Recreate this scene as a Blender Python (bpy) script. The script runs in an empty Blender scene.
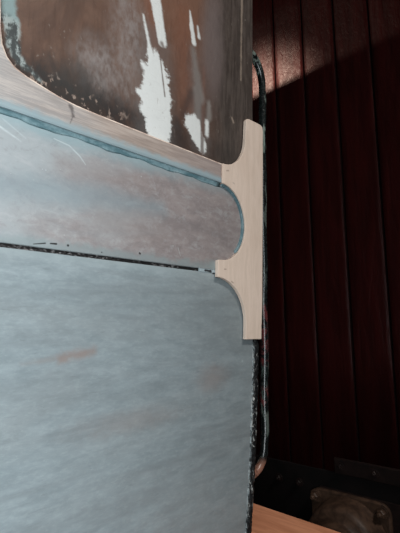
import bpy, bmesh, math, random
from mathutils import Vector, Matrix
from mathutils.geometry import delaunay_2d_cdt
random.seed(7)
C = bpy.context.scene.collection
SC = bpy.context.scene

# ------------------------------------------------------------------ camera
cam_d = bpy.data.cameras.new('camera'); cam = bpy.data.objects.new('camera', cam_d); C.objects.link(cam)
cam_d.sensor_fit = 'HORIZONTAL'; cam_d.sensor_width = 36.0
cam_d.lens = 36.0 * 452.0 / 400.0
cam_d.clip_start = 0.02; cam_d.clip_end = 100
R = ((0.6863457946, -0.0917813477, -0.7214607643),
     (-0.7271434158, -0.1054957613, -0.6783311118),
     (-0.0138529090, 0.9901751505, -0.1391447748))
M4 = Matrix(R).to_4x4(); M4.translation = Vector((-0.60566, -0.45, 1.9))
cam.matrix_world = M4
SC.camera = cam

# ------------------------------------------------------------------ world, lamps, exposure
w = bpy.data.worlds.new('world'); SC.world = w; w.use_nodes = True
w.node_tree.nodes['Background'].inputs[0].default_value = (0.55, 0.65, 0.8, 1)
w.node_tree.nodes['Background'].inputs[1].default_value = 0.02
SC.view_settings.view_transform = 'Standard'; SC.view_settings.look = 'None'
SC.view_settings.gamma = 1.0; SC.view_settings.use_curve_mapping = False
SC.view_settings.exposure = 0.0

def area(name, loc, target, sx, sy, power, col, spread=180):
    l = bpy.data.lights.new(name, 'AREA'); l.shape = 'RECTANGLE'; l.size = sx; l.size_y = sy
    l.energy = power; l.color = col; l.spread = math.radians(spread)
    o = bpy.data.objects.new(name, l); C.objects.link(o); o.location = loc
    o.rotation_euler = (Vector(target) - Vector(loc)).to_track_quat('-Z', 'Y').to_euler()
    return o
def spot(name, loc, target, power, col, size, blend, radius):
    l = bpy.data.lights.new(name, 'SPOT'); l.energy = power; l.color = col
    l.spot_size = math.radians(size); l.spot_blend = blend; l.shadow_soft_size = radius
    o = bpy.data.objects.new(name, l); C.objects.link(o); o.location = loc
    o.rotation_euler = (Vector(target) - Vector(loc)).to_track_quat('-Z', 'Y').to_euler()
    return o
# area lamp added close to the panel for cool light from the left
area('added_key_light', (-1.08, -0.78, 1.84), (-0.72, 0.0, 1.86), 0.7, 1.3, 12.0, (0.90, 0.97, 1.0), 115)
# lamp in the shed roof, washing the wagon end over the coach roof
spot('shed_lamp', (-5.0, 4.4, 5.62), (1.24, 0.7, 3.3), 420, (1.0, 0.74, 0.60), 30, 0.5, 0.10)
spot('glow_spot', (-5.0, 4.2, 5.62), (1.24, 0.80, 3.12), 12500, (1.0, 0.74, 0.58), 3.9, 1.0, 0.10)  # added narrow beam that makes the warm glow patches on the planks
area('board_fill_lamp', (0.2, -1.9, 4.3), (0.1, 0.0, 1.6), 1.2, 0.25, 20, (1.0, 0.93, 0.86), 120)  # added unseen lamp to lighten the board and buffer from above

# ------------------------------------------------------------------ node helper
def lin(c):
    return tuple(((v/255.0)/12.92 if v <= 10.3 else ((v/255.0+0.055)/1.055)**2.4) for v in c) + (1.0,)
class Mat:
    def __init__(s, name, rough=0.6, spec=0.4, loc=(0, 0, 0)):
        s.m = bpy.data.materials.new(name); s.m.use_nodes = True
        s.t = s.m.node_tree; s.b = s.t.nodes['Principled BSDF']
        s.b.inputs['Roughness'].default_value = rough
        s.b.inputs['Specular IOR Level'].default_value = spec
        tc = s.t.nodes.new('ShaderNodeTexCoord')
        s.P = s.vm('ADD', tc.outputs['Object'], loc)
        s.xz = s.vm('MULTIPLY', s.P, (1, 0, 1))
        sp = s.t.nodes.new('ShaderNodeSeparateXYZ'); s.t.links.new(s.P, sp.inputs[0])
        s.x, s.y, s.z = sp.outputs
    def put(s, sock, v):
        if hasattr(v, 'is_output'): s.t.links.new(v, sock)
        else: sock.default_value = v
    def vm(s, op, a, b=None, scale=None):
        n = s.t.nodes.new('ShaderNodeVectorMath'); n.operation = op
        s.put(n.inputs[0], a)
        if b is not None: s.put(n.inputs[1], b)
        if scale is not None: s.put(n.inputs['Scale'], scale)
        return n.outputs['Value'] if op in ('DOT_PRODUCT', 'LENGTH', 'DISTANCE') else n.outputs[0]
    def ma(s, op, a, b=0.0, c=0.0, clamp=False):
        n = s.t.nodes.new('ShaderNodeMath'); n.operation = op; n.use_clamp = clamp
        s.put(n.inputs[0], a); s.put(n.inputs[1], b); s.put(n.inputs[2], c)
        return n.outputs[0]
    def add(s, a, b): return s.ma('ADD', a, b)
    def mul(s, a, b): return s.ma('MULTIPLY', a, b)
    def ramp(s, v, a, b, lo=0.0, hi=1.0):          # smooth step of v from a to b
        n = s.t.nodes.new('ShaderNodeMapRange'); n.interpolation_type = 'SMOOTHSTEP'
        s.put(n.inputs[0], v); n.inputs[1].default_value = a; n.inputs[2].default_value = b
        n.inputs[3].default_value = lo; n.inputs[4].default_value = hi
        return n.outputs[0]
    def noise(s, scale, detail=4, rough=0.55, stretch=(1, 1, 1), dist=0.0, off=0.0):
        v = s.vm('MULTIPLY', s.P, stretch)
        if off: v = s.vm('ADD', v, (off, off*1.7, -off))
        n = s.t.nodes.new('ShaderNodeTexNoise'); s.t.links.new(v, n.inputs['Vector'])
        n.inputs['Scale'].default_value = scale; n.inputs['Detail'].default_value = detail
        n.inputs['Roughness'].default_value = rough; n.inputs['Distortion'].default_value = dist
        return n.outputs['Fac']
    def mix(s, f, a, b):
        n = s.t.nodes.new('ShaderNodeMix'); n.data_type = 'RGBA'
        s.put(n.inputs['Factor'], f)
        for k, v in ((6, a), (7, b)):
            s.put(n.inputs[k], v if hasattr(v, 'is_output') else (lin(v) if len(v) == 3 else v))
        return n.outputs[2]
    def seg(s, a, b, r0, r1, soft, jag=None, amp=0.0):   # blob along a segment in the side plane
        A = Vector((a[0], 0, a[1])); B = Vector((b[0], 0, b[1])); d = B - A
        pa = s.vm('SUBTRACT', s.xz, tuple(A))
        h = s.ma('MULTIPLY', s.vm('DOT_PRODUCT', pa, tuple(d)), 1.0/max(d.dot(d), 1e-9), clamp=True)
        q = s.vm('SUBTRACT', pa, s.vm('SCALE', tuple(d), scale=h))
        D = s.ma('SUBTRACT', s.vm('LENGTH', q), s.ma('MULTIPLY_ADD', h, r1-r0, r0))
        if jag is not None: D = s.add(D, s.mul(s.ma('SUBTRACT', jag, 0.5), amp))
        return s.ramp(D, soft, -soft)
    def blob(s, c, rx, rz, jag=None, amp=0.0, lo=1.0, hi=0.3):
        q = s.vm('MULTIPLY', s.vm('SUBTRACT', s.xz, (c[0], 0, c[1])), (1/rx, 0, 1/rz))
        D = s.vm('LENGTH', q)
        if jag is not None: D = s.add(D, s.mul(s.ma('SUBTRACT', jag, 0.5), amp))
        return s.ramp(D, lo, hi)
    def mx(s, *v):
        o = v[0]
        for k in v[1:]: o = s.ma('MAXIMUM', o, k)
        return o
    def done(s, col, rough=None, bump=None, bstr=0.3, bdist=0.001):
        s.put(s.b.inputs['Base Color'], col if hasattr(col, 'is_output') else lin(col))
        if rough is not None: s.put(s.b.inputs['Roughness'], rough)
        if bump is not None:
            n = s.t.nodes.new('ShaderNodeBump'); n.inputs['Strength'].default_value = bstr
            n.inputs['Distance'].default_value = bdist
            s.t.links.new(bump, n.inputs['Height']); s.t.links.new(n.outputs[0], s.b.inputs['Normal'])
        return s.m

CO = (-0.85, 1.3, 0.0)      # base of the coach
G = 1.244                   # face of the wagon end
WO = (G+0.8, 1.3, 0.0)      # base of the wagon

# ---- upper panel: stripped brown panel with white filler
def mat_upper():
    k = Mat('stripped_brown_panel', 0.5, 0.35, CO)
    grain = k.noise(30, 5, 0.6, (6, 1, 0.7))
    big = k.noise(11, 6, 0.68, (1.6, 1, 0.7), 0.6)
    fine = k.noise(90, 5, 0.65, (1.4, 1, 0.8))
    jag = k.noise(75, 4, 0.7, (1, 1, 0.7), 0.5, 3.1)
    jag2 = k.noise(160, 3, 0.6, (1, 1, 0.6), 0.3, 9.0)
    c = k.mix(k.ramp(big, 0.35, 0.68), (88, 68, 59), (114, 88, 75))
    warm = k.mul(k.blob((-0.20, 2.42), 0.20, 0.16, big, 1.1, 1.15, 0.2), 0.7)
    c = k.mix(warm, c, (130, 94, 76))
    rust = k.mx(k.seg((-0.245, 2.40), (-0.224, 2.28), 0.016, 0.004, 0.008, jag, 0.01),
                k.seg((-0.125, 2.30), (-0.128, 2.16), 0.003, 0.004, 0.004, jag, 0.006),
                k.seg((-0.17, 2.36), (-0.16, 2.22), 0.02, 0.016, 0.02, jag, 0.03))
    c = k.mix(k.mul(rust, 0.36), c, (140, 90, 70))
    c = k.mix(k.mul(k.ramp(grain, 0.5, 0.75), 0.35), c, (70, 54, 48))
    # grey wash left of the filler
    wash = k.mx(k.blob((-0.268, 2.27), 0.04, 0.11, big, 1.2, 1.2, 0.2), k.blob((-0.31, 2.22), 0.05, 0.05, big, 1.0, 1.1, 0.2))
    c = k.mix(k.mul(wash, k.ramp(fine, 0.3, 0.7, 0.25, 0.95)), c, (140, 131, 128))
    # darker grey-brown towards the coach end
    dk = k.ramp(k.add(k.x, k.mul(k.ma('SUBTRACT', big, 0.5), 0.10)), -0.135, -0.075)
    c = k.mix(k.mul(dk, 0.88), c, k.mix(k.ramp(grain, 0.35, 0.7), (62, 57, 54), (92, 84, 79)))
    mau = k.mul(k.blob((-0.105, 2.36), 0.035, 0.13, big, 1.0, 1.15, 0.3), 0.8)
    c = k.mix(mau, c, (118, 106, 104))
    # black grime along the lower edge
    gz = k.add(k.z, k.mul(k.ma('SUBTRACT', jag, 0.5), 0.035))
    grime = k.mul(k.mul(k.ramp(gz, 2.206, 2.176), k.ramp(fine, 0.25, 0.6, 0.6, 1.0)), k.ramp(k.x, -0.16, -0.19, 0.55, 1.0))
    c = k.mix(k.mul(grime, 0.85), c, (44, 42, 42))
    c = k.mix(k.mul(k.blob((-0.345, 2.19), 0.05, 0.035, jag, 1.0, 1.2, 0.3), 0.6), c, (56, 58, 58))
    fleck = k.mul(k.mul(k.ramp(gz, 2.188, 2.175), k.ramp(jag2, 0.58, 0.66)), k.ramp(k.x, -0.24, -0.30))
    c = k.mix(k.mul(fleck, 0.7), c, (160, 140, 128))
    # flaking paint by the left beading
    le = k.mx(k.seg((-0.431, 2.32), (-0.426, 2.225), 0.0075, 0.0085, 0.003, jag, 0.012),
              k.seg((-0.423, 2.225), (-0.416, 2.19), 0.010, 0.006, 0.003, jag, 0.014),
              k.seg((-0.416, 2.19), (-0.388, 2.173), 0.006, 0.002, 0.003, jag, 0.014))
    lc = k.mix(k.ramp(jag2, 0.42, 0.58), (66, 70, 70), (150, 158, 156))
    lc = k.mix(k.ramp(k.z, 2.222, 2.235), lc, (126, 144, 144))
    c = k.mix(le, c, lc)
    # white filler
    tear = k.noise(140, 5, 0.75, (0.55, 1, 1.5), 0.6, 12.0)
    j3 = k.add(k.mul(jag, 0.55), k.mul(tear, 0.45))
    wt = k.mx(k.seg((-0.2285, 2.368), (-0.2115, 2.303), 0.0105, 0.0080, 0.0022, j3, 0.010),
              k.seg((-0.2465, 2.325), (-0.2325, 2.278), 0.0012, 0.0035, 0.0025, j3, 0.010),
              k.seg((-0.2325, 2.280), (-0.2260, 2.258), 0.0050, 0.012, 0.0025, j3, 0.022),
              k.seg((-0.222, 2.278), (-0.220, 2.258), 0.007, 0.018, 0.0025, j3, 0.030),
              k.seg((-0.221, 2.258), (-0.219, 2.222), 0.020, 0.025, 0.0025, j3, 0.042),
              k.seg((-0.219, 2.222), (-0.212, 2.155), 0.026, 0.019, 0.0025, j3, 0.042),
              k.seg((-0.243, 2.222), (-0.239, 2.192), 0.006, 0.008, 0.003, j3, 0.030),
              k.seg((-0.245, 2.254), (-0.232, 2.25), 0.0045, 0.009, 0.003, j3, 0.02),
              k.seg((-0.250, 2.214), (-0.235, 2.206), 0.0045, 0.012, 0.003, j3, 0.022),
              k.seg((-0.154, 2.358), (-0.148, 2.332), 0.0040, 0.005, 0.002, j3, 0.008),
              k.seg((-0.1575, 2.378), (-0.154, 2.358), 0.0015, 0.0038, 0.002, j3, 0.006),
              k.seg((-0.1405, 2.362), (-0.1375, 2.346), 0.001, 0.003, 0.0025, j3, 0.006),
              k.seg((-0.148, 2.203), (-0.130, 2.176), 0.0165, 0.0105, 0.0025, j3, 0.030),
              k.seg((-0.117, 2.216), (-0.117, 2.196), 0.004, 0.004, 0.003, j3, 0.012))
    crack = k.mx(k.seg((-0.216, 2.285), (-0.2045, 2.225), 0.0012, 0.0016, 0.0012, jag, 0.003),
                 k.seg((-0.212, 2.300), (-0.206, 2.290), 0.003, 0.002, 0.003, jag, 0.008),
                 k.seg((-0.128, 2.26), (-0.127, 2.16), 0.0028, 0.0035, 0.002, jag, 0.006))
    wt = k.mul(wt, k.ma('SUBTRACT', 1.0, k.mul(crack, 0.8)))
    gy = k.mx(k.seg((-0.139, 2.26), (-0.137, 2.205), 0.009, 0.006, 0.004, jag, 0.010),
              k.seg((-0.150, 2.32), (-0.134, 2.25), 0.004, 0.010, 0.006, jag, 0.010),
              k.seg((-0.113, 2.25), (-0.113, 2.225), 0.004, 0.006, 0.004, jag, 0.012))
    c = k.mix(k.mul(gy, 0.65), c, (150, 146, 142))
    halo = k.mx(k.seg((-0.225, 2.29), (-0.219, 2.17), 0.030, 0.036, 0.014, j3, 0.05), k.seg((-0.150, 2.32), (-0.132, 2.18), 0.010, 0.022, 0.012, j3, 0.04))
    c = k.mix(k.mul(halo, 0.42), c, (112, 106, 104))
    bk = k.mx(k.seg((-0.182, 2.195), (-0.172, 2.165), 0.008, 0.013, 0.006, j3, 0.02), k.seg((-0.155, 2.25), (-0.168, 2.21), 0.006, 0.008, 0.008, j3, 0.02))
    c = k.mix(k.mul(bk, 0.6), c, (62, 54, 52))
    c = k.mix(k.mul(wt, k.ramp(tear, 0.2, 0.5, 0.86, 1.0)), c, (228, 231, 230))
    edge = k.mx(k.seg((-0.031, 2.50), (-0.0335, 2.32), 0.0028, 0.0015, 0.002, jag, 0.007),
                k.seg((-0.0567, 2.2438), (-0.053, 2.238), 0.002, 0.002, 0.0015, jag, 0.003))
    c = k.mix(k.mul(edge, 0.7), c, (168, 152, 138))
    c = k.mix(k.mul(k.ramp(jag2, 0.66, 0.72), 0.35), c, (150, 140, 132))
    return k.done(c, k.ramp(fine, 0.3, 0.7, 0.42, 0.62), k.add(k.mul(grain, 0.5), k.add(wt, fine)), 0.25, 0.0008)

def mat_waist():
    k = Mat('rubbed_waist_paint', 0.5, 0.4, CO)
    big = k.noise(8, 4, 0.55, (0.7, 1, 2.2), 0.5)
    mid = k.noise(30, 5, 0.65, (0.7, 1, 1.8), 0.8, 4.0)
    fine = k.noise(150, 4, 0.7, (1, 1, 1.3))
    jag = k.noise(60, 4, 0.7, (1, 1, 1), 0.4, 6.0)
    pink = (158, 148, 147)
    c = k.mix(k.ramp(mid, 0.3, 0.72), pink, (138, 129, 129))
    c = k.mix(k.mul(k.ramp(fine, 0.45, 0.7), 0.35), c, (176, 170, 170))
    m2 = k.noise(60, 5, 0.75, (0.8, 1, 1.4), 0.5, 21.0)
    teal = k.ramp(k.add(k.x, k.mul(k.ma('SUBTRACT', big, 0.5), 0.5)), -0.22, -0.42)
    c = k.mix(k.mul(teal, 0.8), c, (166, 175, 179))
    band = k.mx(k.seg((-0.43, 2.047), (-0.30, 2.06), 0.014, 0.016, 0.014, jag, 0.02),
                k.seg((-0.30, 2.06), (-0.21, 2.062), 0.016, 0.010, 0.012, jag, 0.02))
    c = k.mix(k.mul(k.ramp(m2, 0.5, 0.68), 0.45), c, (182, 184, 186))
    c = k.mix(k.mul(k.ramp(m2, 0.48, 0.34), 0.3), c, (128, 122, 124))
    c = k.mix(k.mul(band, 0.6), c, (134, 149, 156))
    br = k.mx(k.seg((-0.36, 2.088), (-0.24, 2.090), 0.008, 0.012, 0.010, jag, 0.022),
              k.seg((-0.30, 2.035), (-0.21, 2.030), 0.012, 0.015, 0.014, jag, 0.03))
    c = k.mix(k.mul(br, 0.4), c, (146, 136, 134))
    dark = k.seg((-0.2, 2.05), (-0.08, 2.045), 0.004, 0.006, 0.010, jag, 0.03)
    c = k.mix(k.mul(dark, 0.4), c, (112, 106, 108))
    # teal left in the corner under the beading
    tz = k.ramp(k.add(k.z, k.mul(k.ma('SUBTRACT', mid, 0.5), 0.02)), 2.100, 2.124)
    c = k.mix(k.mul(tz, k.ramp(k.x, -0.10, -0.3, 0.5, 0.85)), c, (136, 160, 167))
    low = k.mul(k.ramp(k.add(k.z, k.mul(k.ma('SUBTRACT', jag, 0.5), 0.025)), 2.003, 1.993), 0.7)
    c = k.mix(low, c, (146, 158, 160))
    lr = k.mul(k.blob((-0.09, 1.996), 0.03, 0.012, jag, 1.2, 1.2, 0.4), 0.8)
    c = k.mix(lr, c, (140, 152, 154))
    scr = k.mx(k.seg((-0.368, 2.1125), (-0.349, 2.110), 0.0004, 0.0007, 0.0007), k.seg((-0.349, 2.110), (-0.335, 2.1015), 0.0007, 0.0008, 0.0007),
               k.seg((-0.335, 2.1015), (-0.3269, 2.0934), 0.0008, 0.0004, 0.0007), k.seg((-0.43, 2.108), (-0.405, 2.098), 0.0012, 0.0006, 0.001),
               k.seg((-0.425, 2.116), (-0.40, 2.103), 0.0006, 0.0006, 0.0008), k.seg((-0.175, 2.014), (-0.170, 2.003), 0.0005, 0.0004, 0.0006))
    c = k.mix(k.mul(scr, k.ramp(mid, 0.35, 0.6, 0.15, 0.6)), c, (206, 216, 218))
    spk = k.mx(k.seg((-0.345, 1.9956), (-0.3445, 1.9956), 0.0012, 0.0012, 0.0006), k.seg((-0.2427, 1.9985), (-0.242, 1.998), 0.0013, 0.0012, 0.0006),
               k.seg((-0.366, 1.995), (-0.359, 1.9955), 0.0007, 0.001, 0.0006), k.seg((-0.385, 1.992), (-0.372, 1.9945), 0.0004, 0.0007, 0.0006),
               k.seg((-0.3, 1.993), (-0.2999, 1.993), 0.0007, 0.0007, 0.0005))
    c = k.mix(spk, c, (40, 38, 38))
    wsp = k.mul(k.ramp(k.noise(220, 2, 0.5, off=2.0), 0.74, 0.78), 0.6)
    c = k.mix(wsp, c, (220, 226, 226))
    return k.done(c, k.ramp(mid, 0.3, 0.7, 0.40, 0.55), k.add(k.mul(mid, 0.6), k.mul(fine, 0.4)), 0.25, 0.0006)

def mat_lower():
    k = Mat('grey_primer', 0.5, 0.4, CO)
    big = k.noise(7, 4, 0.55, (0.6, 1, 1.8), 0.4, 2.0)
    streak = k.noise(45, 6, 0.7, (0.6, 1, 1.9), 0.3)
    fine = k.noise(170, 4, 0.7, (0.7, 1, 1.6))
    jag = k.noise(70, 4, 0.7, (1, 1, 1.4), 0.3, 5.0)
    c = k.mix(k.ramp(streak, 0.25, 0.78), (130, 142, 147), (152, 164, 169))
    c = k.mix(k.mul(k.ramp(big, 0.4, 0.7), 0.5), c, (134, 140, 142))
    c = k.mix(k.mul(k.ramp(fine, 0.45, 0.7), 0.28), c, (168, 180, 184))
    rub = k.mx(k.mul(k.seg((-0.345, 1.872), (-0.305, 1.878), 0.005, 0.004, 0.006, jag, 0.014), 0.75),
               k.mul(k.seg((-0.39, 1.868), (-0.345, 1.872), 0.0005, 0.003, 0.004, jag, 0.008), 0.35),
               k.mul(k.blob((-0.095, 1.83), 0.05, 0.03, jag, 0.8, 1.1, 0.1), 0.45),
               k.mul(k.blob((-0.25, 1.79), 0.11, 0.02, jag, 1.0, 1.1, 0.1), 0.3))
    c = k.mix(rub, c, (142, 126, 120))
    dot = k.mx(k.seg((-0.027, 1.85), (-0.026, 1.85), 0.0016, 0.0016, 0.001, jag, 0.003))
    c = k.mix(dot, c, (170, 182, 184))
    c = k.mix(k.mul(k.ramp(k.noise(90, 5, 0.7, (0.35, 1, 2.2), 0.6, 7.0), 0.60, 0.72), 0.4), c, (108, 114, 119))
    c = k.mix(k.mul(k.ramp(k.noise(14, 5, 0.65, (0.35, 1, 2.6), 0.5, 15.0), 0.45, 0.7), 0.45), c, (118, 126, 130))
    top = k.mul(k.ramp(k.add(k.z, k.mul(k.ma('SUBTRACT', jag, 0.5), 0.02)), 1.972, 1.984), 0.5)
    c = k.mix(top, c, (152, 164, 168))
    bk = k.mx(k.seg((-0.118, 1.9872), (-0.106, 1.9866), 0.0018, 0.0022, 0.001, jag, 0.005), k.seg((-0.100, 1.984), (-0.098, 1.984), 0.001, 0.001, 0.001, jag, 0.003))
    c = k.mix(bk, c, (38, 38, 40))
    return k.done(c, k.ramp(streak, 0.3, 0.7, 0.38, 0.52), k.add(k.mul(streak, 0.4), k.mul(fine, 0.4)), 0.2, 0.0004)

def mat_beading():
    k = Mat('rubbed_down_beading', 0.55, 0.35, CO)
    grain = k.noise(34, 6, 0.75, (0.5, 1, 8), 0.2)
    big = k.noise(10, 4, 0.6, (0.6, 1, 2), 0.4, 3.0)
    jag = k.noise(80, 4, 0.7, (1, 1, 1.5), 0.4, 8.0)
    c = k.mix(k.ramp(grain, 0.35, 0.68), (138, 124, 116), (168, 154, 145))
    left = k.ramp(k.add(k.x, k.mul(k.ma('SUBTRACT', big, 0.5), 0.3)), -0.28, -0.42)
    c = k.mix(k.mul(left, 0.6), c, k.mix(k.ramp(grain, 0.4, 0.6), (148, 150, 152), (178, 173, 170)))
    c = k.mix(k.mul(k.ramp(k.add(k.x, k.mul(big, 0.1)), -0.20, -0.06), 0.45), c, (124, 112, 112))
    bl = k.mul(k.ramp(k.add(k.z, k.mul(k.ma('SUBTRACT', jag, 0.5), 0.014)), 2.139, 2.129), 0.75)
    c = k.mix(bl, c, (130, 154, 162))
    mk = k.mx(k.seg((-0.352, 2.154), (-0.349, 2.145), 0.0025, 0.0022, 0.002, jag, 0.010), k.seg((-0.349, 2.143), (-0.352, 2.134), 0.001, 0.0005, 0.001, jag, 0.006))
    c = k.mix(k.mul(mk, 0.8), c, (78, 72, 72))
    rd = k.seg((-0.0895, 2.157), (-0.0885, 2.135), 0.0015, 0.001, 0.0015, jag, 0.006)
    c = k.mix(k.mul(rd, 0.8), c, (96, 62, 54))
    return k.done(c, 0.5, grain, 0.25, 0.0006)

def mat_simple(name, a, b, scale, rough=0.6, stretch=(1, 1, 1), bump=0.3, spec=0.35, metal=0.0, lo=0.35, hi=0.65):
    k = Mat(name, rough, spec); k.b.inputs['Metallic'].default_value = metal
    n = k.noise(scale, 5, 0.65, stretch, 0.4)
    return k.done(k.mix(k.ramp(n, lo, hi), a, b), None, n, bump, 0.001)

def mat_patch():
    k = Mat('bare_new_wood', 0.6, 0.3)
    g = k.noise(16, 5, 0.6, (7, 1, 1.2), 0.6)
    b = k.noise(14, 3, 0.5, (1, 1, 1), 0.2, 3.0)
    f = k.noise(200, 3, 0.6, (2, 1, 0.6))
    c = k.mix(k.ramp(g, 0.3, 0.75), (203, 184, 170), (191, 172, 157))
    c = k.mix(k.mul(k.ramp(b, 0.5, 0.75), 0.35), c, (190, 168, 152))
    c = k.mix(k.mul(k.ramp(f, 0.55, 0.75), 0.15), c, (170, 142, 122))
    sp = k.mx(k.seg((-0.078, 2.1475), (-0.073, 2.149), 0.0008, 0.0012, 0.0012), k.seg((-0.0815, 1.9915), (-0.0775, 1.9918), 0.0009, 0.0009, 0.0008),
              k.seg((-0.064, 1.9735), (-0.060, 1.972), 0.0012, 0.001, 0.001), k.seg((-0.062, 2.132), (-0.058, 2.131), 0.0006, 0.0006, 0.0012))
    c = k.mix(k.mul(sp, 0.6), c, (110, 92, 82))
    return k.done(c, 0.6, k.add(g, k.mul(f, 0.4)), 0.12, 0.0005)

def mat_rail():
    k = Mat('chipped_enamel_with_glint', 0.28, 0.5, CO)
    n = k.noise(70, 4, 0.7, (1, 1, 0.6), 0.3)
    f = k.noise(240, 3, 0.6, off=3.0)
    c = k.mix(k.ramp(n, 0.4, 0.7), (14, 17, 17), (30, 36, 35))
    painted_glint = k.mul(k.ramp(k.noise(120, 3, 0.6, (1, 1, 0.18), 0.2, 17.0), 0.53, 0.6), k.ramp(k.z, 2.2, 2.25, 0.35, 1.0))  # pale green highlight streak painted into the enamel, strongest near the top
    c = k.mix(k.mul(painted_glint, 0.75), c, (128, 140, 132))
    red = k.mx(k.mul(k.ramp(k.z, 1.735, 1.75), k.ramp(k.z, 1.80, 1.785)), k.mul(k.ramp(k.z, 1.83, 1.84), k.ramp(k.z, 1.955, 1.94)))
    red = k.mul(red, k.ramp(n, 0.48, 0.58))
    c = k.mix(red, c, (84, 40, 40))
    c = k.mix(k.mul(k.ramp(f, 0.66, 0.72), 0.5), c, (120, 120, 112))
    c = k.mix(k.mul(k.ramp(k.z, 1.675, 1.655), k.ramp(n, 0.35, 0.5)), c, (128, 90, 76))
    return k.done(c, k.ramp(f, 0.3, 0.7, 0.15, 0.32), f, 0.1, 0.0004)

def mat_corner():
    k = Mat('flaked_corner_paint', 0.6, 0.15, CO)
    n = k.noise(110, 5, 0.8, (1.6, 1.6, 0.6), 0.6)
    c = k.mix(k.ramp(n, 0.53, 0.66), (17, 17, 18), (70, 71, 72))
    e = k.mul(k.ramp(k.add(k.x, k.mul(k.ma('SUBTRACT', n, 0.5), 0.012)), 0.0035, 0.0008), k.ramp(n, 0.40, 0.54))
    c = k.mix(e, c, (168, 176, 178))
    c = k.mix(k.mul(k.ramp(n, 0.57, 0.63), 0.7), c, (176, 176, 172))
    return k.done(c, 0.5, n, 0.7, 0.002)

def mat_joint():
    k = Mat('shaded_joint_strip', 0.7, 0.2, CO)
    n = k.noise(190, 4, 0.7, (1.2, 1, 2), 0.4)
    b = k.noise(25, 3, 0.6, (1, 1, 1), 0.0, 4.0)
    c = k.mix(k.mul(k.ramp(n, 0.52, 0.62), k.ramp(b, 0.4, 0.55)), (26, 24, 24), (120, 116, 116))  # dark base is gap shade put into the colour, grey is chips
    return k.done(c, 0.7, n, 0.4, 0.001)

def mat_fillet():
    k = Mat('old_teal_paint_shaded', 0.45, 0.4, CO)
    n = k.noise(60, 4, 0.7, (0.8, 1, 1.4), 0.4)
    c = k.mix(k.ramp(n, 0.38, 0.62), (88, 116, 123), (126, 150, 156))  # teal paint, its dark tone partly corner shade put into the colour
    c = k.mix(k.mul(k.ramp(n, 0.62, 0.7), 0.6), c, (170, 186, 188))
    c = k.mix(k.mul(k.ramp(k.x, -0.11, -0.08), 0.6), c, (52, 74, 80))
    return k.done(c, 0.45, n, 0.4, 0.001)

def mat_plank():
    k = Mat('maroon_matchboard_paint', 0.42, 0.13)
    n = k.noise(9, 4, 0.6, (1, 2.5, 0.35), 0.4)
    f = k.noise(45, 4, 0.7, (1, 1, 0.5), 0.3, 2.0)
    c = k.mix(k.ramp(n, 0.3, 0.7), (40, 11, 10), (54, 16, 15))
    c = k.mix(k.mul(k.ramp(f, 0.6, 0.7), 0.4), c, (32, 11, 10))
    return k.done(c, k.ramp(f, 0.3, 0.7, 0.34, 0.5), k.add(n, k.mul(f, 0.8)), 0.6, 0.006)

M = dict(upper=mat_upper(), waist=mat_waist(), lower=mat_lower(), beading=mat_beading(), patch=mat_patch(), rail=mat_rail(),
         corner=mat_corner(), joint=mat_joint(), fillet=mat_fillet(), plank=mat_plank(),
         sanded=mat_simple('sanded_beading_edge', (224, 206, 192), (170, 146, 134), 60),
         grime=mat_simple('groove_grime', (14, 7, 7), (24, 11, 10), 30, 0.9, spec=0.05),
         core=mat_simple('old_black_framing', (26, 24, 24), (44, 40, 38), 20),
         coach=mat_simple('old_coach_paint', (70, 66, 64), (96, 92, 90), 12),
         roof=mat_simple('grey_roof_canvas', (84, 84, 84), (112, 112, 110), 8),
         iron=mat_simple('rusty_dark_iron', (24, 15, 14), (40, 27, 24), 35, 0.55, bump=0.6),
         cast=mat_simple('brown_rusty_casting', (62, 46, 37), (92, 70, 56), 28, 0.5, bump=0.6),
         beam=mat_simple('black_tarred_beam', (12, 9, 9), (22, 16, 16), 14),
         steel=mat_simple('worn_steel', (96, 92, 88), (130, 126, 120), 30, 0.4, metal=0.8),
         board=mat_simple('bare_pine', (222, 154, 118), (198, 132, 98), 9, 0.65, (6, 0.8, 1), 0.2),
         board_end=mat_simple('sawn_pine', (196, 150, 112), (172, 126, 90), 14, 0.7),
         floor=mat_simple('stained_concrete', (70, 68, 66), (104, 102, 98), 3, 0.8))

# ------------------------------------------------------------------ mesh helpers
def root(name, loc, label, cat, group=None):
    o = bpy.data.objects.new(name, None); C.objects.link(o); o.location = loc; o.empty_display_size = 0.2
    o['label'] = label; o['category'] = cat
    if group: o['group'] = group
    return o
def base_of(parent):
    v = Vector((0, 0, 0))
    while parent is not None: v += parent.location; parent = parent.parent
    return v
def link(name, bm, mats, parent=None, smooth=False, label=None):
    bm.normal_update()
    bmesh.ops.recalc_face_normals(bm, faces=bm.faces[:])
    if parent is not None:
        bmesh.ops.translate(bm, verts=bm.verts[:], vec=-base_of(parent))
    me = bpy.data.meshes.new(name); bm.to_mesh(me); bm.free()
    for m in (mats if isinstance(mats, (list, tuple)) else [mats]): me.materials.append(m)
    if smooth:
        for p in me.polygons: p.use_smooth = True
    o = bpy.data.objects.new(name, me); C.objects.link(o)
    if parent is not None: o.parent = parent
    if label: o['label'] = label
    return o
def T(z):                                   # lean and tumblehome of the coach side
    d = 1.95 - z
    return 0.0363*d + (0.117*d*d if d > 0 else 0.0)
def box(bm, x0, x1, y0, y1, z0, z1, bev=0.0, seg=1):
    r = bmesh.ops.create_cube(bm, size=1.0)
    vs = r['verts']
    for v in vs:
        v.co = Vector((x0 if v.co.x < 0 else x1, y0 if v.co.y < 0 else y1, z0 if v.co.z < 0 else z1))
    if bev:
        es = list({e for v in vs for e in v.link_edges})
        bmesh.ops.bevel(bm, geom=es, offset=bev, segments=seg, affect='EDGES', profile=0.5)
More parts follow.
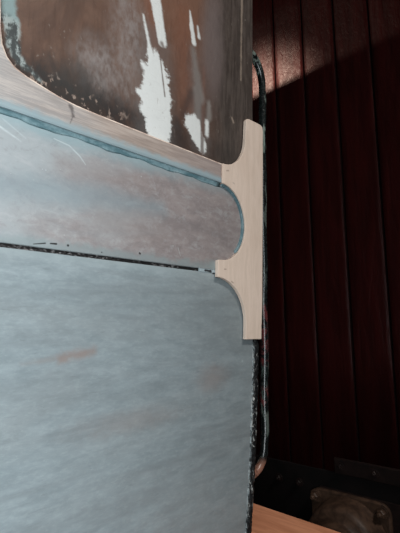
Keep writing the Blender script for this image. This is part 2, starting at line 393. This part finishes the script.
def side_sheet(x0, x1, z0, z1, front, back, nz=16, bev=0.001):
    """curved sheet following the coach side, with softened front edges"""
    bm = bmesh.new()
    zs = [z0, z0+bev] + [z0+bev+(z1-z0-2*bev)*i/nz for i in range(1, nz)] + [z1-bev, z1]
    rings = []
    for i, z in enumerate(zs):
        e = bev if i in (0, len(zs)-1) else 0.0
        rings.append([bm.verts.new(p) for p in ((x0, T(z)+back, z), (x0, T(z)+front+bev, z), (x0+bev, T(z)+front+e, z),
                                                 (x1-bev, T(z)+front+e, z), (x1, T(z)+front+bev, z), (x1, T(z)+back, z))])
    for a, b in zip(rings, rings[1:]):
        for j in range(6):
            bm.faces.new((a[j], a[(j+1) % 6], b[(j+1) % 6], b[j]))
    bm.faces.new(rings[0]); bm.faces.new(rings[-1])
    return bm
def outline_solid(pts, front, back, bev, edge_slot=1):
    """plate cut to an outline (x, z), following the coach side; softened front arris"""
    n = len(pts); P = [Vector((p[0], p[1])) for p in pts]
    area2 = sum(P[i].x*P[(i+1) % n].y - P[(i+1) % n].x*P[i].y for i in range(n))
    sgn = 1 if area2 > 0 else -1
    ins = []
    for i in range(n):
        a, b, c = P[i-1], P[i], P[(i+1) % n]
        d1 = (b-a).normalized(); d2 = (c-b).normalized()
        n1 = Vector((-d1.y, d1.x))*sgn; n2 = Vector((-d2.y, d2.x))*sgn
        m = n1+n2; m = m/max(m.length_squared, 0.5)*2 if m.length > 1e-6 else n1
        ins.append(b+m*bev*0.9)
    bm = bmesh.new()
    f = [bm.verts.new((q.x, T(q.y)+front, q.y)) for q in ins]
    tri = delaunay_2d_cdt(ins, [], [list(range(n))], 1, 1e-8)[2]
    s = [bm.verts.new((q.x, T(q.y)+front+bev*0.35, q.y)) for q in P]
    k = [bm.verts.new((q.x, T(q.y)+back, q.y)) for q in P]
    for t in tri:
        bm.faces.new([f[i] for i in t]); bm.faces.new([k[i] for i in t])
    for i in range(n):
        j = (i+1) % n
        sl = edge_slot if (P[i].y+P[j].y)/2 > 2.14 else 0
        bm.faces.new((f[i], f[j], s[j], s[i])).material_index = sl
        bm.faces.new((s[i], s[j], k[j], k[i])).material_index = sl
    return bm
def arc(cx, cz, rx, rz, a0, a1, n):
    return [(cx+rx*math.cos(math.radians(a0+(a1-a0)*i/n)), cz+rz*math.sin(math.radians(a0+(a1-a0)*i/n))) for i in range(n+1)]
def tube(bm, path, r, n=12, wob=0.0):
    path = [Vector(p) for p in path]; rings = []
    up = Vector((0.3, 1, 0.2))
    for i, p in enumerate(path):
        d = (path[min(i+1, len(path)-1)]-path[max(i-1, 0)]).normalized()
        a = d.cross(up).normalized(); b = d.cross(a).normalized()
        rr = r*(1+random.uniform(-wob, wob))
        rings.append([bm.verts.new(p+(a*math.cos(2*math.pi*k/n)+b*math.sin(2*math.pi*k/n))*rr) for k in range(n)])
    for A, B in zip(rings, rings[1:]):
        for k in range(n): bm.faces.new((A[k], A[(k+1) % n], B[(k+1) % n], B[k]))
    bm.faces.new(rings[0]); bm.faces.new(rings[-1])
def lathe(bm, prof, org, axis, n=32):
    axis = Vector(axis).normalized(); a = axis.orthogonal().normalized(); b = axis.cross(a); org = Vector(org); rings = []
    for t, r in prof:
        rings.append([bm.verts.new(org+axis*t+(a*math.cos(2*math.pi*k/n)+b*math.sin(2*math.pi*k/n))*max(r, 1e-4)) for k in range(n)])
    for A, B in zip(rings, rings[1:]):
        for k in range(n): bm.faces.new((A[k], A[(k+1) % n], B[(k+1) % n], B[k]))
    bm.faces.new(rings[0]); bm.faces.new(rings[-1])
def bolt_bm(p, axis, r, h):
    bm = bmesh.new()
    lathe(bm, [(0, r*1.5), (h*0.2, r*1.5), (h*0.2, r*1.3), (h*0.3, r*1.25)], p, axis, 16)      # washer
    lathe(bm, [(h*0.3, r), (h*0.85, r), (h, r*0.8)], p, axis, 6)                                # nut
    lathe(bm, [(h, r*0.5), (h*1.35, r*0.5), (h*1.45, r*0.35)], p, axis, 10)                     # shank end
    return bm

# ------------------------------------------------------------------ floor
fb = bmesh.new(); box(fb, -4.5, 5.0, -4.0, 5.5, -0.12, 0.0)
fl = link('floor', fb, M['floor']); fl['kind'] = 'structure'

# ------------------------------------------------------------------ coach under repair
coach = root('railway_coach', CO, 'railway coach with stripped brown upper panel and grey primed side, filling the left', 'railway coach')
XL = -1.7
# inner framing that the panels are nailed to
bm = bmesh.new(); prof = []
zs = [1.15+(3.48-1.15)*i/24 for i in range(25)]
ra = [bm.verts.new((XL, T(z)+0.010, z)) for z in zs]+[bm.verts.new((XL, 2.6-T(z), z)) for z in reversed(zs)]
rb = [bm.verts.new((-0.012, T(z)+0.010, z)) for z in zs]+[bm.verts.new((-0.012, 2.6-T(z), z)) for z in reversed(zs)]
for i in range(len(ra)):
    j = (i+1) % len(ra); bm.faces.new((ra[i], ra[j], rb[j], rb[i]))
bm.faces.new(ra); bm.faces.new(rb)
link('body_framing', bm, M['core'], coach)
# end boarding, one board after another across the coach end
edges = [0.012+i*(2.576/16) for i in range(17)]
for a, b in zip(edges, edges[1:]):
    bm = bmesh.new(); box(bm, -0.012, -0.001, a+0.001, b-0.001, 1.16, 3.46, 0.002)
    for v in bm.verts: v.co.y += T(v.co.z)*(1-a/1.3)
    link('end_board', bm, M['coach'], coach)
link('upper_panel', side_sheet(XL, 0.0, 2.06, 2.92, 0.0, 0.010, 20), M['upper'], coach, True, 'stripped brown upper panel with streaks of white filler')
link('cantrail_panel', side_sheet(XL, 0.0, 2.922, 3.47, 0.0, 0.010, 8), M['coach'], coach, True)
link('waist_panel', side_sheet(XL, 0.0, 1.9895, 2.127, -0.0012, 0.009, 8, 0.0008), M['waist'], coach, True, 'narrow rubbed-down panel with a rounded right end and teal paint left along its top edge')
link('lower_panel', side_sheet(XL, 0.0005, 1.16, 1.985, 0.0, 0.010, 28, 0.0008), M['lower'], coach, True, 'grey primed lower panel with brushed streaks')
# chipped strip in the open joint; its dark colour stands for the gap's shade
bm = bmesh.new()
n = 260
ring = []
for i in range(n+1):
    x = XL+(-0.130-XL)*i/n
    y = T(1.987)+0.0022+random.uniform(-0.0010, 0.0006)
    h = 0.0024
    ring.append([bm.verts.new((x, y, 1.987-h)), bm.verts.new((x, y-random.uniform(0, 0.001), 1.987)), bm.verts.new((x, y, 1.987+h)),
                 bm.verts.new((x, T(1.987)+0.009, 1.987+h)), bm.verts.new((x, T(1.987)+0.009, 1.987-h))])
for A, B in zip(ring, ring[1:]):
    for k in range(5): bm.faces.new((A[k], A[(k+1) % 5], B[(k+1) % 5], B[k]))
bm.faces.new(ring[0]); bm.faces.new(ring[-1])
link('joint_shade_strip', bm, M['joint'], coach, False, 'dark crumbling line in the joint above the grey panel, gap shade put into its colour')
bm = bmesh.new(); box(bm, -0.1295, -0.0005, T(1.987)-0.0006, T(1.987)+0.009, 1.9845, 1.990, 0.0004)
link('joint_filler', bm, M['lower'], coach)
# beading: long horizontal strip with the upright on the left, rounded inner corners
pts = [(-0.0873, 2.1262), (XL, 2.1262), (XL, 2.1572), (-0.575, 2.1572)] + arc(-0.575, 2.235, 0.08, 0.0778, -90, 0, 8)[1:] + \
      [(-0.495, 2.90), (-0.4370, 2.90), (-0.4368, 2.245), (-0.4352, 2.212), (-0.4318, 2.192), (-0.4262, 2.1805), (-0.418, 2.1733), (-0.4050, 2.1686), (-0.3842, 2.1640), (-0.366, 2.1605), (-0.345, 2.1582), (-0.306, 2.1574), (-0.20, 2.1570), (-0.0873, 2.1566)]
link('beading', outline_solid(pts, -0.006, 0.0005, 0.0019), [M['beading'], M['sanded']], coach, False, 'worn pinkish grey beading strip with a pale sanded edge')
# cove of old teal paint, some shade in its colour, in the corner under the beading and round the waist panel end
def fillet(path, inward, w, h):
    bm = bmesh.new(); rings = []
    for (x, z), (dx, dz) in zip(path, inward):
        ww = w*(1+0.16*math.sin(x*70+z*31)+0.10*math.sin(x*190+1)+random.uniform(-0.05, 0.05)); hh = h*random.uniform(0.95, 1.05)
        r = []
        for t, u in ((0, 1), (0.12, 0.55), (0.35, 0.22), (0.65, 0.07), (1, 0)):
            xx, zz = x+dx*ww*t, z+dz*ww*t
            r.append(bm.verts.new((xx, T(zz)-0.0012-hh*u, zz)))
        r.append(bm.verts.new((x, T(z)+0.001, z)))
        rings.append(r)
    for A, B in zip(rings, rings[1:]):
        for k in range(6): bm.faces.new((A[k], A[(k+1) % 6], B[(k+1) % 6], B[k]))
    bm.faces.new(rings[0]); bm.faces.new(rings[-1])
    return bm
pth = [(-1.69+(-0.0875+1.69)*i/160, 2.1268) for i in range(161)]
link('paint_cove', fillet(pth, [(0, -1)]*161, 0.0070, 0.0028), M['fillet'], coach, True, 'teal paint left in the corner under the beading')
ac = arc(-0.0868, 2.066, 0.0565, 0.0595, 88, -50, 40)
nrm = [((-0.0868-x)/0.0565, (2.066-z)/0.0595) for x, z in ac]
link('paint_cove', fillet(ac, nrm, 0.0042, 0.0034), M['fillet'], coach, True, 'teal paint left round the rounded end of the waist panel, corner shade in its colour')
# flaked corner post strip below the repair
bm = bmesh.new(); rings = []
for i in range(181):
    z = 1.8832-(1.8832-1.17)*i/180
    s = 1.0 if z < 1.872 else 0.55+0.45*(1.8832-z)/0.0112
    r = []
    for k, a in enumerate((180, 200, 225, 250, 270, 295, 320, 345, 0)):
        rr = 0.0078*random.uniform(0.86, 1.12)*s
        r.append(bm.verts.new((0.0085+rr*math.cos(math.radians(a)), T(z)+0.0035+rr*math.sin(math.radians(a)), z)))
    r.append(bm.verts.new((0.015, T(z)+0.014, z))); r.append(bm.verts.new((0.0012, T(z)+0.014, z)))
    rings.append(r)
for A, B in zip(rings, rings[1:]):
    for k in range(11): bm.faces.new((A[k], A[(k+1) % 11], B[(k+1) % 11], B[k]))
bm.faces.new(rings[0]); bm.faces.new(rings[-1])
link('corner_strip', bm, M['corner'], coach, False, 'rough dark corner strip with flaking pale paint')
# end handrail: bent rod with flanged feet
yl = lambda z: 0.047+0.0363*(1.95-z)
pl = []
zt, zb, xo = 2.422, 1.648, 0.0935
for i in range(5): pl.append((-0.002+0.05*i/4, yl(zt+0.012)-0.002, zt+0.016-0.004*i/4))
for i in range(1, 10):
    a = math.radians(90-90*i/9); pl.append((xo-0.045+0.045*math.cos(a), yl(zt-0.04), zt-0.042+0.054*math.sin(a)))
for i in range(1, 30):
    z = zt-0.042-(zt-0.042-zb-0.045)*i/30; pl.append((xo+0.006*i/30+0.0012*math.sin(i*0.9), yl(z), z))
for i in range(0, 10):
    a = math.radians(-90*i/9); pl.append((xo+0.006-0.042+0.042*math.cos(a), yl(zb), zb+0.045+0.045*math.sin(a)))
for i in range(1, 5): pl.append((xo-0.036-0.062*i/4, yl(zb), zb))
bm = bmesh.new(); tube(bm, pl, 0.0074, 14, 0.05)
hr = link('handrail', bm, M['rail'], coach, True, 'slim black handrail with chipped enamel, a painted-on pale highlight and red patches, bolted to the coach end')
for z in (zt+0.016, zb):
    bm = bmesh.new(); lathe(bm, [(0, 0.024), (0.004, 0.024), (0.007, 0.016), (0.014, 0.011)], (-0.001, yl(z), z), (1, 0, 0), 20)
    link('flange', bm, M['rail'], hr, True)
# roof: shallow arc with eaves
bm = bmesh.new(); top = []; bot = []
for i in range(25):
    t = i/24; y = -0.06+2.72*t; z = 3.49+0.10*math.sin(math.pi*t)
    top.append((y, z+0.03)); bot.append((y, z-0.02))
sec = top+bot[::-1]
A = [bm.verts.new((XL, y, z)) for y, z in sec]; B = [bm.verts.new((0.02, y, z)) for y, z in sec]
for i in range(len(sec)): bm.faces.new((A[i], A[(i+1) % len(sec)], B[(i+1) % len(sec)], B[i]))
bm.faces.new(A); bm.faces.new(B)
link('roof', bm, M['roof'], coach)
# underframe and wheels, out of the picture below
def underframe(par, xa, xb, xh0, xh1, wheels):
    bm = bmesh.new(); box(bm, xh0, xh1, 0.12, 2.48, 0.86, 1.15 if par is coach else 1.30, 0.004)
    hs = link('headstock', bm, M['beam'], par)
    for y in (0.32, 2.12):
        bm = bmesh.new(); box(bm, xa, xb, y, y+0.16, 0.88, 1.15, 0.004); link('solebar', bm, M['beam'], par)
    for x in wheels:
        bm = bmesh.new(); tube(bm, [(x, 0.4, 0.47), (x, 2.2, 0.47)], 0.07, 14); link('axle', bm, M['iron'], par, True)
        for y, s in ((0.56, 1), (2.04, -1)):
            bm = bmesh.new()
            lathe(bm, [(0, 0.10), (0, 0.12), (0.02, 0.13), (0.03, 0.38), (0.0, 0.40), (0.0, 0.455), (0.10, 0.47), (0.10, 0.40), (0.07, 0.38), (0.06, 0.13), (0.10, 0.11)], (x, y, 0.47), (0, s, 0), 36)
            link('wheel', bm, M['iron'], par, True)
            bm = bmesh.new(); yy = 0.36 if s > 0 else 2.13
            box(bm, x-0.13, x+0.13, yy, yy+0.12, 0.40, 0.90, 0.01); link('axle_guard', bm, M['iron'], par)
    return hs
underframe(coach, XL, -0.12, -0.13, -0.01, (-0.75, -1.2))

# ------------------------------------------------------------------ new wooden repair piece on the coach corner
patch_pts = arc(-0.0870, 2.0655, 0.0575, 0.0602, 90, -92, 34) + [(-0.0962, 2.0045), (-0.0966, 1.9788)] + \
    arc(-0.0966, 1.910, 0.0694, 0.0688, 90, 0, 18)[1:] + [(-0.0273, 1.8848), (-0.0262, 1.8842), (0.0140, 1.8838), (0.0150, 1.8846), (0.0152, 1.90), (0.0148, 1.905), (0.0155, 1.908),
    (0.0172, 1.948), (0.0195, 2.12), (0.0203, 2.215), (0.0198, 2.2195), (0.0204, 2.223), (0.0206, 2.244), (0.0190, 2.2505), (0.0128, 2.2529), (-0.0188, 2.2524), (-0.0250, 2.2508), (-0.0275, 2.2472)] + \
    arc(-0.0868, 2.216, 0.0572, 0.0588, 0, -90, 18)
rp = link('repair_piece', outline_solid(patch_pts, -0.0068, -0.0013, 0.0009, 0), M['patch'])
org = Vector((-0.02, -0.004, 1.884))
rp.data.transform(Matrix.Translation(-org)); rp.location = org
rp['label'] = 'pale bare wood repair piece with concave curves, let into the coach corner'; rp['category'] = 'wood piece'
# shader coordinates of this piece are in its own frame: shift the marks with it
for nd in rp.data.materials[0].node_tree.nodes:
    if nd.type == 'VECT_MATH' and nd.operation == 'ADD' and nd.inputs[0].is_linked and nd.inputs[0].links[0].from_node.type == 'TEX_COORD':
        nd.inputs[1].default_value = org

# ------------------------------------------------------------------ maroon wagon end facing the coach
wag = root('railway_wagon', WO, 'dark maroon railway wagon with upright plank end, in shadow on the right', 'railway wagon')
pw = 0.1635; y0 = 0.2480-2*pw
for i in range(17):
    a = y0+i*pw; b = a+pw
    bm = bmesh.new()
    ch = 0.0035; g = 0.0014; x0, x1 = G, G+0.03
    cr = 0.0012
    mid_ = [(x0-cr*(1-((2*t-1)**2)), a+g+ch+(pw-2*g-2*ch)*t) for t in (0, 0.12, 0.3, 0.5, 0.7, 0.88, 1)]
    sec = [(x1, a+g), (x0+ch, a+g)] + mid_ + [(x0+ch, b-g), (x1, b-g)]
    dx = random.uniform(-0.0015, 0.0015)
    zz = [1.28, 1.8, 2.4, 3.0, 3.5, 3.95]
    R_ = [[bm.verts.new((x+dx+random.uniform(-0.0007, 0.0007), y, z)) for x, y in sec] for z in zz]
    for A, B in zip(R_, R_[1:]):
        m_ = len(sec)
        for k in range(m_): bm.faces.new((A[k], A[(k+1) % m_], B[(k+1) % m_], B[k])).smooth = 2 <= k < m_-3
        bm.faces.ensure_lookup_table()
        for f_ in bm.faces[-m_:]:
            if not f_.smooth: f_.material_index = 1
    bm.faces.new(R_[0]); bm.faces.new(R_[-1])
    link('plank', bm, [M['plank'], M['grime']], wag)
bm = bmesh.new(); box(bm, G+0.0285, G+1.5, -0.02, 2.60, 1.16, 3.93); link('body_framing', bm, M['core'], wag)
bm = bmesh.new(); top = []; bot = []
for i in range(21):
    t = i/20; y = -0.12+2.80*t; z = 3.96+0.2*math.sin(math.pi*t); top.append((y, z+0.03)); bot.append((y, z-0.03))
sec = top+bot[::-1]
A = [bm.verts.new((G-0.03, y, z)) for y, z in sec]; B = [bm.verts.new((G+1.55, y, z)) for y, z in sec]
for i in range(len(sec)): bm.faces.new((A[i], A[(i+1) % len(sec)], B[(i+1) % len(sec)], B[i]))
bm.faces.new(A); bm.faces.new(B); link('roof', bm, M['roof'], wag)
hs = underframe(wag, G+0.10, G+1.5, G-0.005, G+0.12, (G+0.6, G+1.2))
# angle iron over the beam with its bolts
bm = bmesh.new(); box(bm, G-0.020, G-0.004, -0.05, 0.515, 1.300, 1.362, 0.003)
st = link('iron_strap', bm, M['iron'], wag)
for y in (0.0555, 0.199, 0.342, 0.485):
    link('bolt', bolt_bm((G-0.020, y, 1.331), (-1, 0, 0), 0.011, 0.014), M['iron'], st)
for y in (0.695, 0.801, 1.0, 1.6):
    link('bolt', bolt_bm((G-0.005, y, 1.222), (-1, 0, 0), 0.013, 0.016), M['iron'], hs)
# buffer
def buffer(yc, zc):
    bm = bmesh.new()
    x0 = G-0.005
    pr = [(x0-0.022, 0.17), (x0, 0.17)]
    def rr(h, r, n=5):
        o = []
        for cx, cz, a0 in ((h-r, h-r, 0), (-h+r, h-r, 90), (-h+r, -h+r, 180), (h-r, -h+r, 270)):
            for i in range(n+1):
                a = math.radians(a0+90*i/n); o.append((cx+r*math.cos(a), cz+r*math.sin(a)))
        return o
    loops = [(x0-0.006, 0.170, 0.045), (x0-0.020, 0.170, 0.045), (x0-0.026, 0.163, 0.040)]
    R_ = [[bm.verts.new((x, yc+p, zc+q)) for p, q in rr(h, r)] for x, h, r in loops]
    for A, B in zip(R_, R_[1:]):
        for k in range(len(A)): bm.faces.new((A[k], A[(k+1) % len(A)], B[(k+1) % len(A)], B[k]))
    bm.faces.new(R_[0]); bm.faces.new(R_[-1])
    lathe(bm, [(0.015, 0.166), (0.028, 0.162), (0.06, 0.156), (0.085, 0.153), (0.105, 0.149), (0.120, 0.142), (0.126, 0.130), (0.124, 0.104), (0.14, 0.100), (0.20, 0.098), (0.27, 0.102), (0.275, 0.108), (0.285, 0.106), (0.285, 0.075)], (x0, yc, zc), (-1, 0, 0), 40)
    bb = bmesh.new(); box(bb, x0-0.008, x0+0.001, yc-0.30, yc+0.135, zc-0.19, zc+0.174, 0.003)
    link('packing_plate', bb, M['iron'], wag)
    b = link('buffer', bm, M['cast'], wag, True, 'rusty brown buffer casting bolted to the wagon beam')
    b.data.polygons.foreach_set('use_smooth', [len(p.vertices) == 4 and p.area < 0.004 for p in b.data.polygons])
    for sy in (-1, 1):
        for sz in (-1, 1):
            link('bolt', bolt_bm((x0-0.024, yc+sy*0.141, zc+sz*0.138), (-1, 0, 0), 0.018, 0.030), M['cast'], b)
    bm = bmesh.new(); lathe(bm, [(0.27, 0.07), (0.56, 0.07), (0.57, 0.20), (0.585, 0.225), (0.60, 0.21), (0.615, 0.10), (0.617, 0.0)], (x0, yc, zc), (-1, 0, 0), 40)
    link('buffer_head', bm, M['steel'], b, True)
    return b
buffer(0.457, 1.058); buffer(2.14, 1.058)

# ------------------------------------------------------------------ bare board across the gap on trestles
def trestle(y, name_label):
    t = root('trestle', (0.19, y, 0), name_label, 'trestle')
    bm = bmesh.new(); box(bm, 0.12, 0.26, y-0.045, y+0.045, 1.36, 1.4595, 0.004); tb = link('beam', bm, M['board'], t)
    for sx in (-1, 1):
        for sy in (-1, 1):
            bm = bmesh.new(); tube(bm, [(0.19+sx*0.06, y+sy*0.24, 0.0), (0.19+sx*0.04, y+sy*0.062, 1.40)], 0.028, 4)
            link('leg', bm, M['board'], t)
    return t
trestle(-0.32, 'timber trestle under the near end of the bare board')
trestle(1.05, 'timber trestle under the far end of the bare board')
bm = bmesh.new(); box(bm, -0.115, 0.115, -0.75, 0.75, 0.0, 0.040, 0.003, 2)
bd = link('wooden_board', bm, M['board'])
bd.location = (0.1850-0.004, 0.37, 1.460); bd.rotation_euler = (0, 0, math.radians(-2.6))
bd['label'] = 'bare orange-brown wooden board lying low across the gap between coach and wagon'; bd['category'] = 'board'
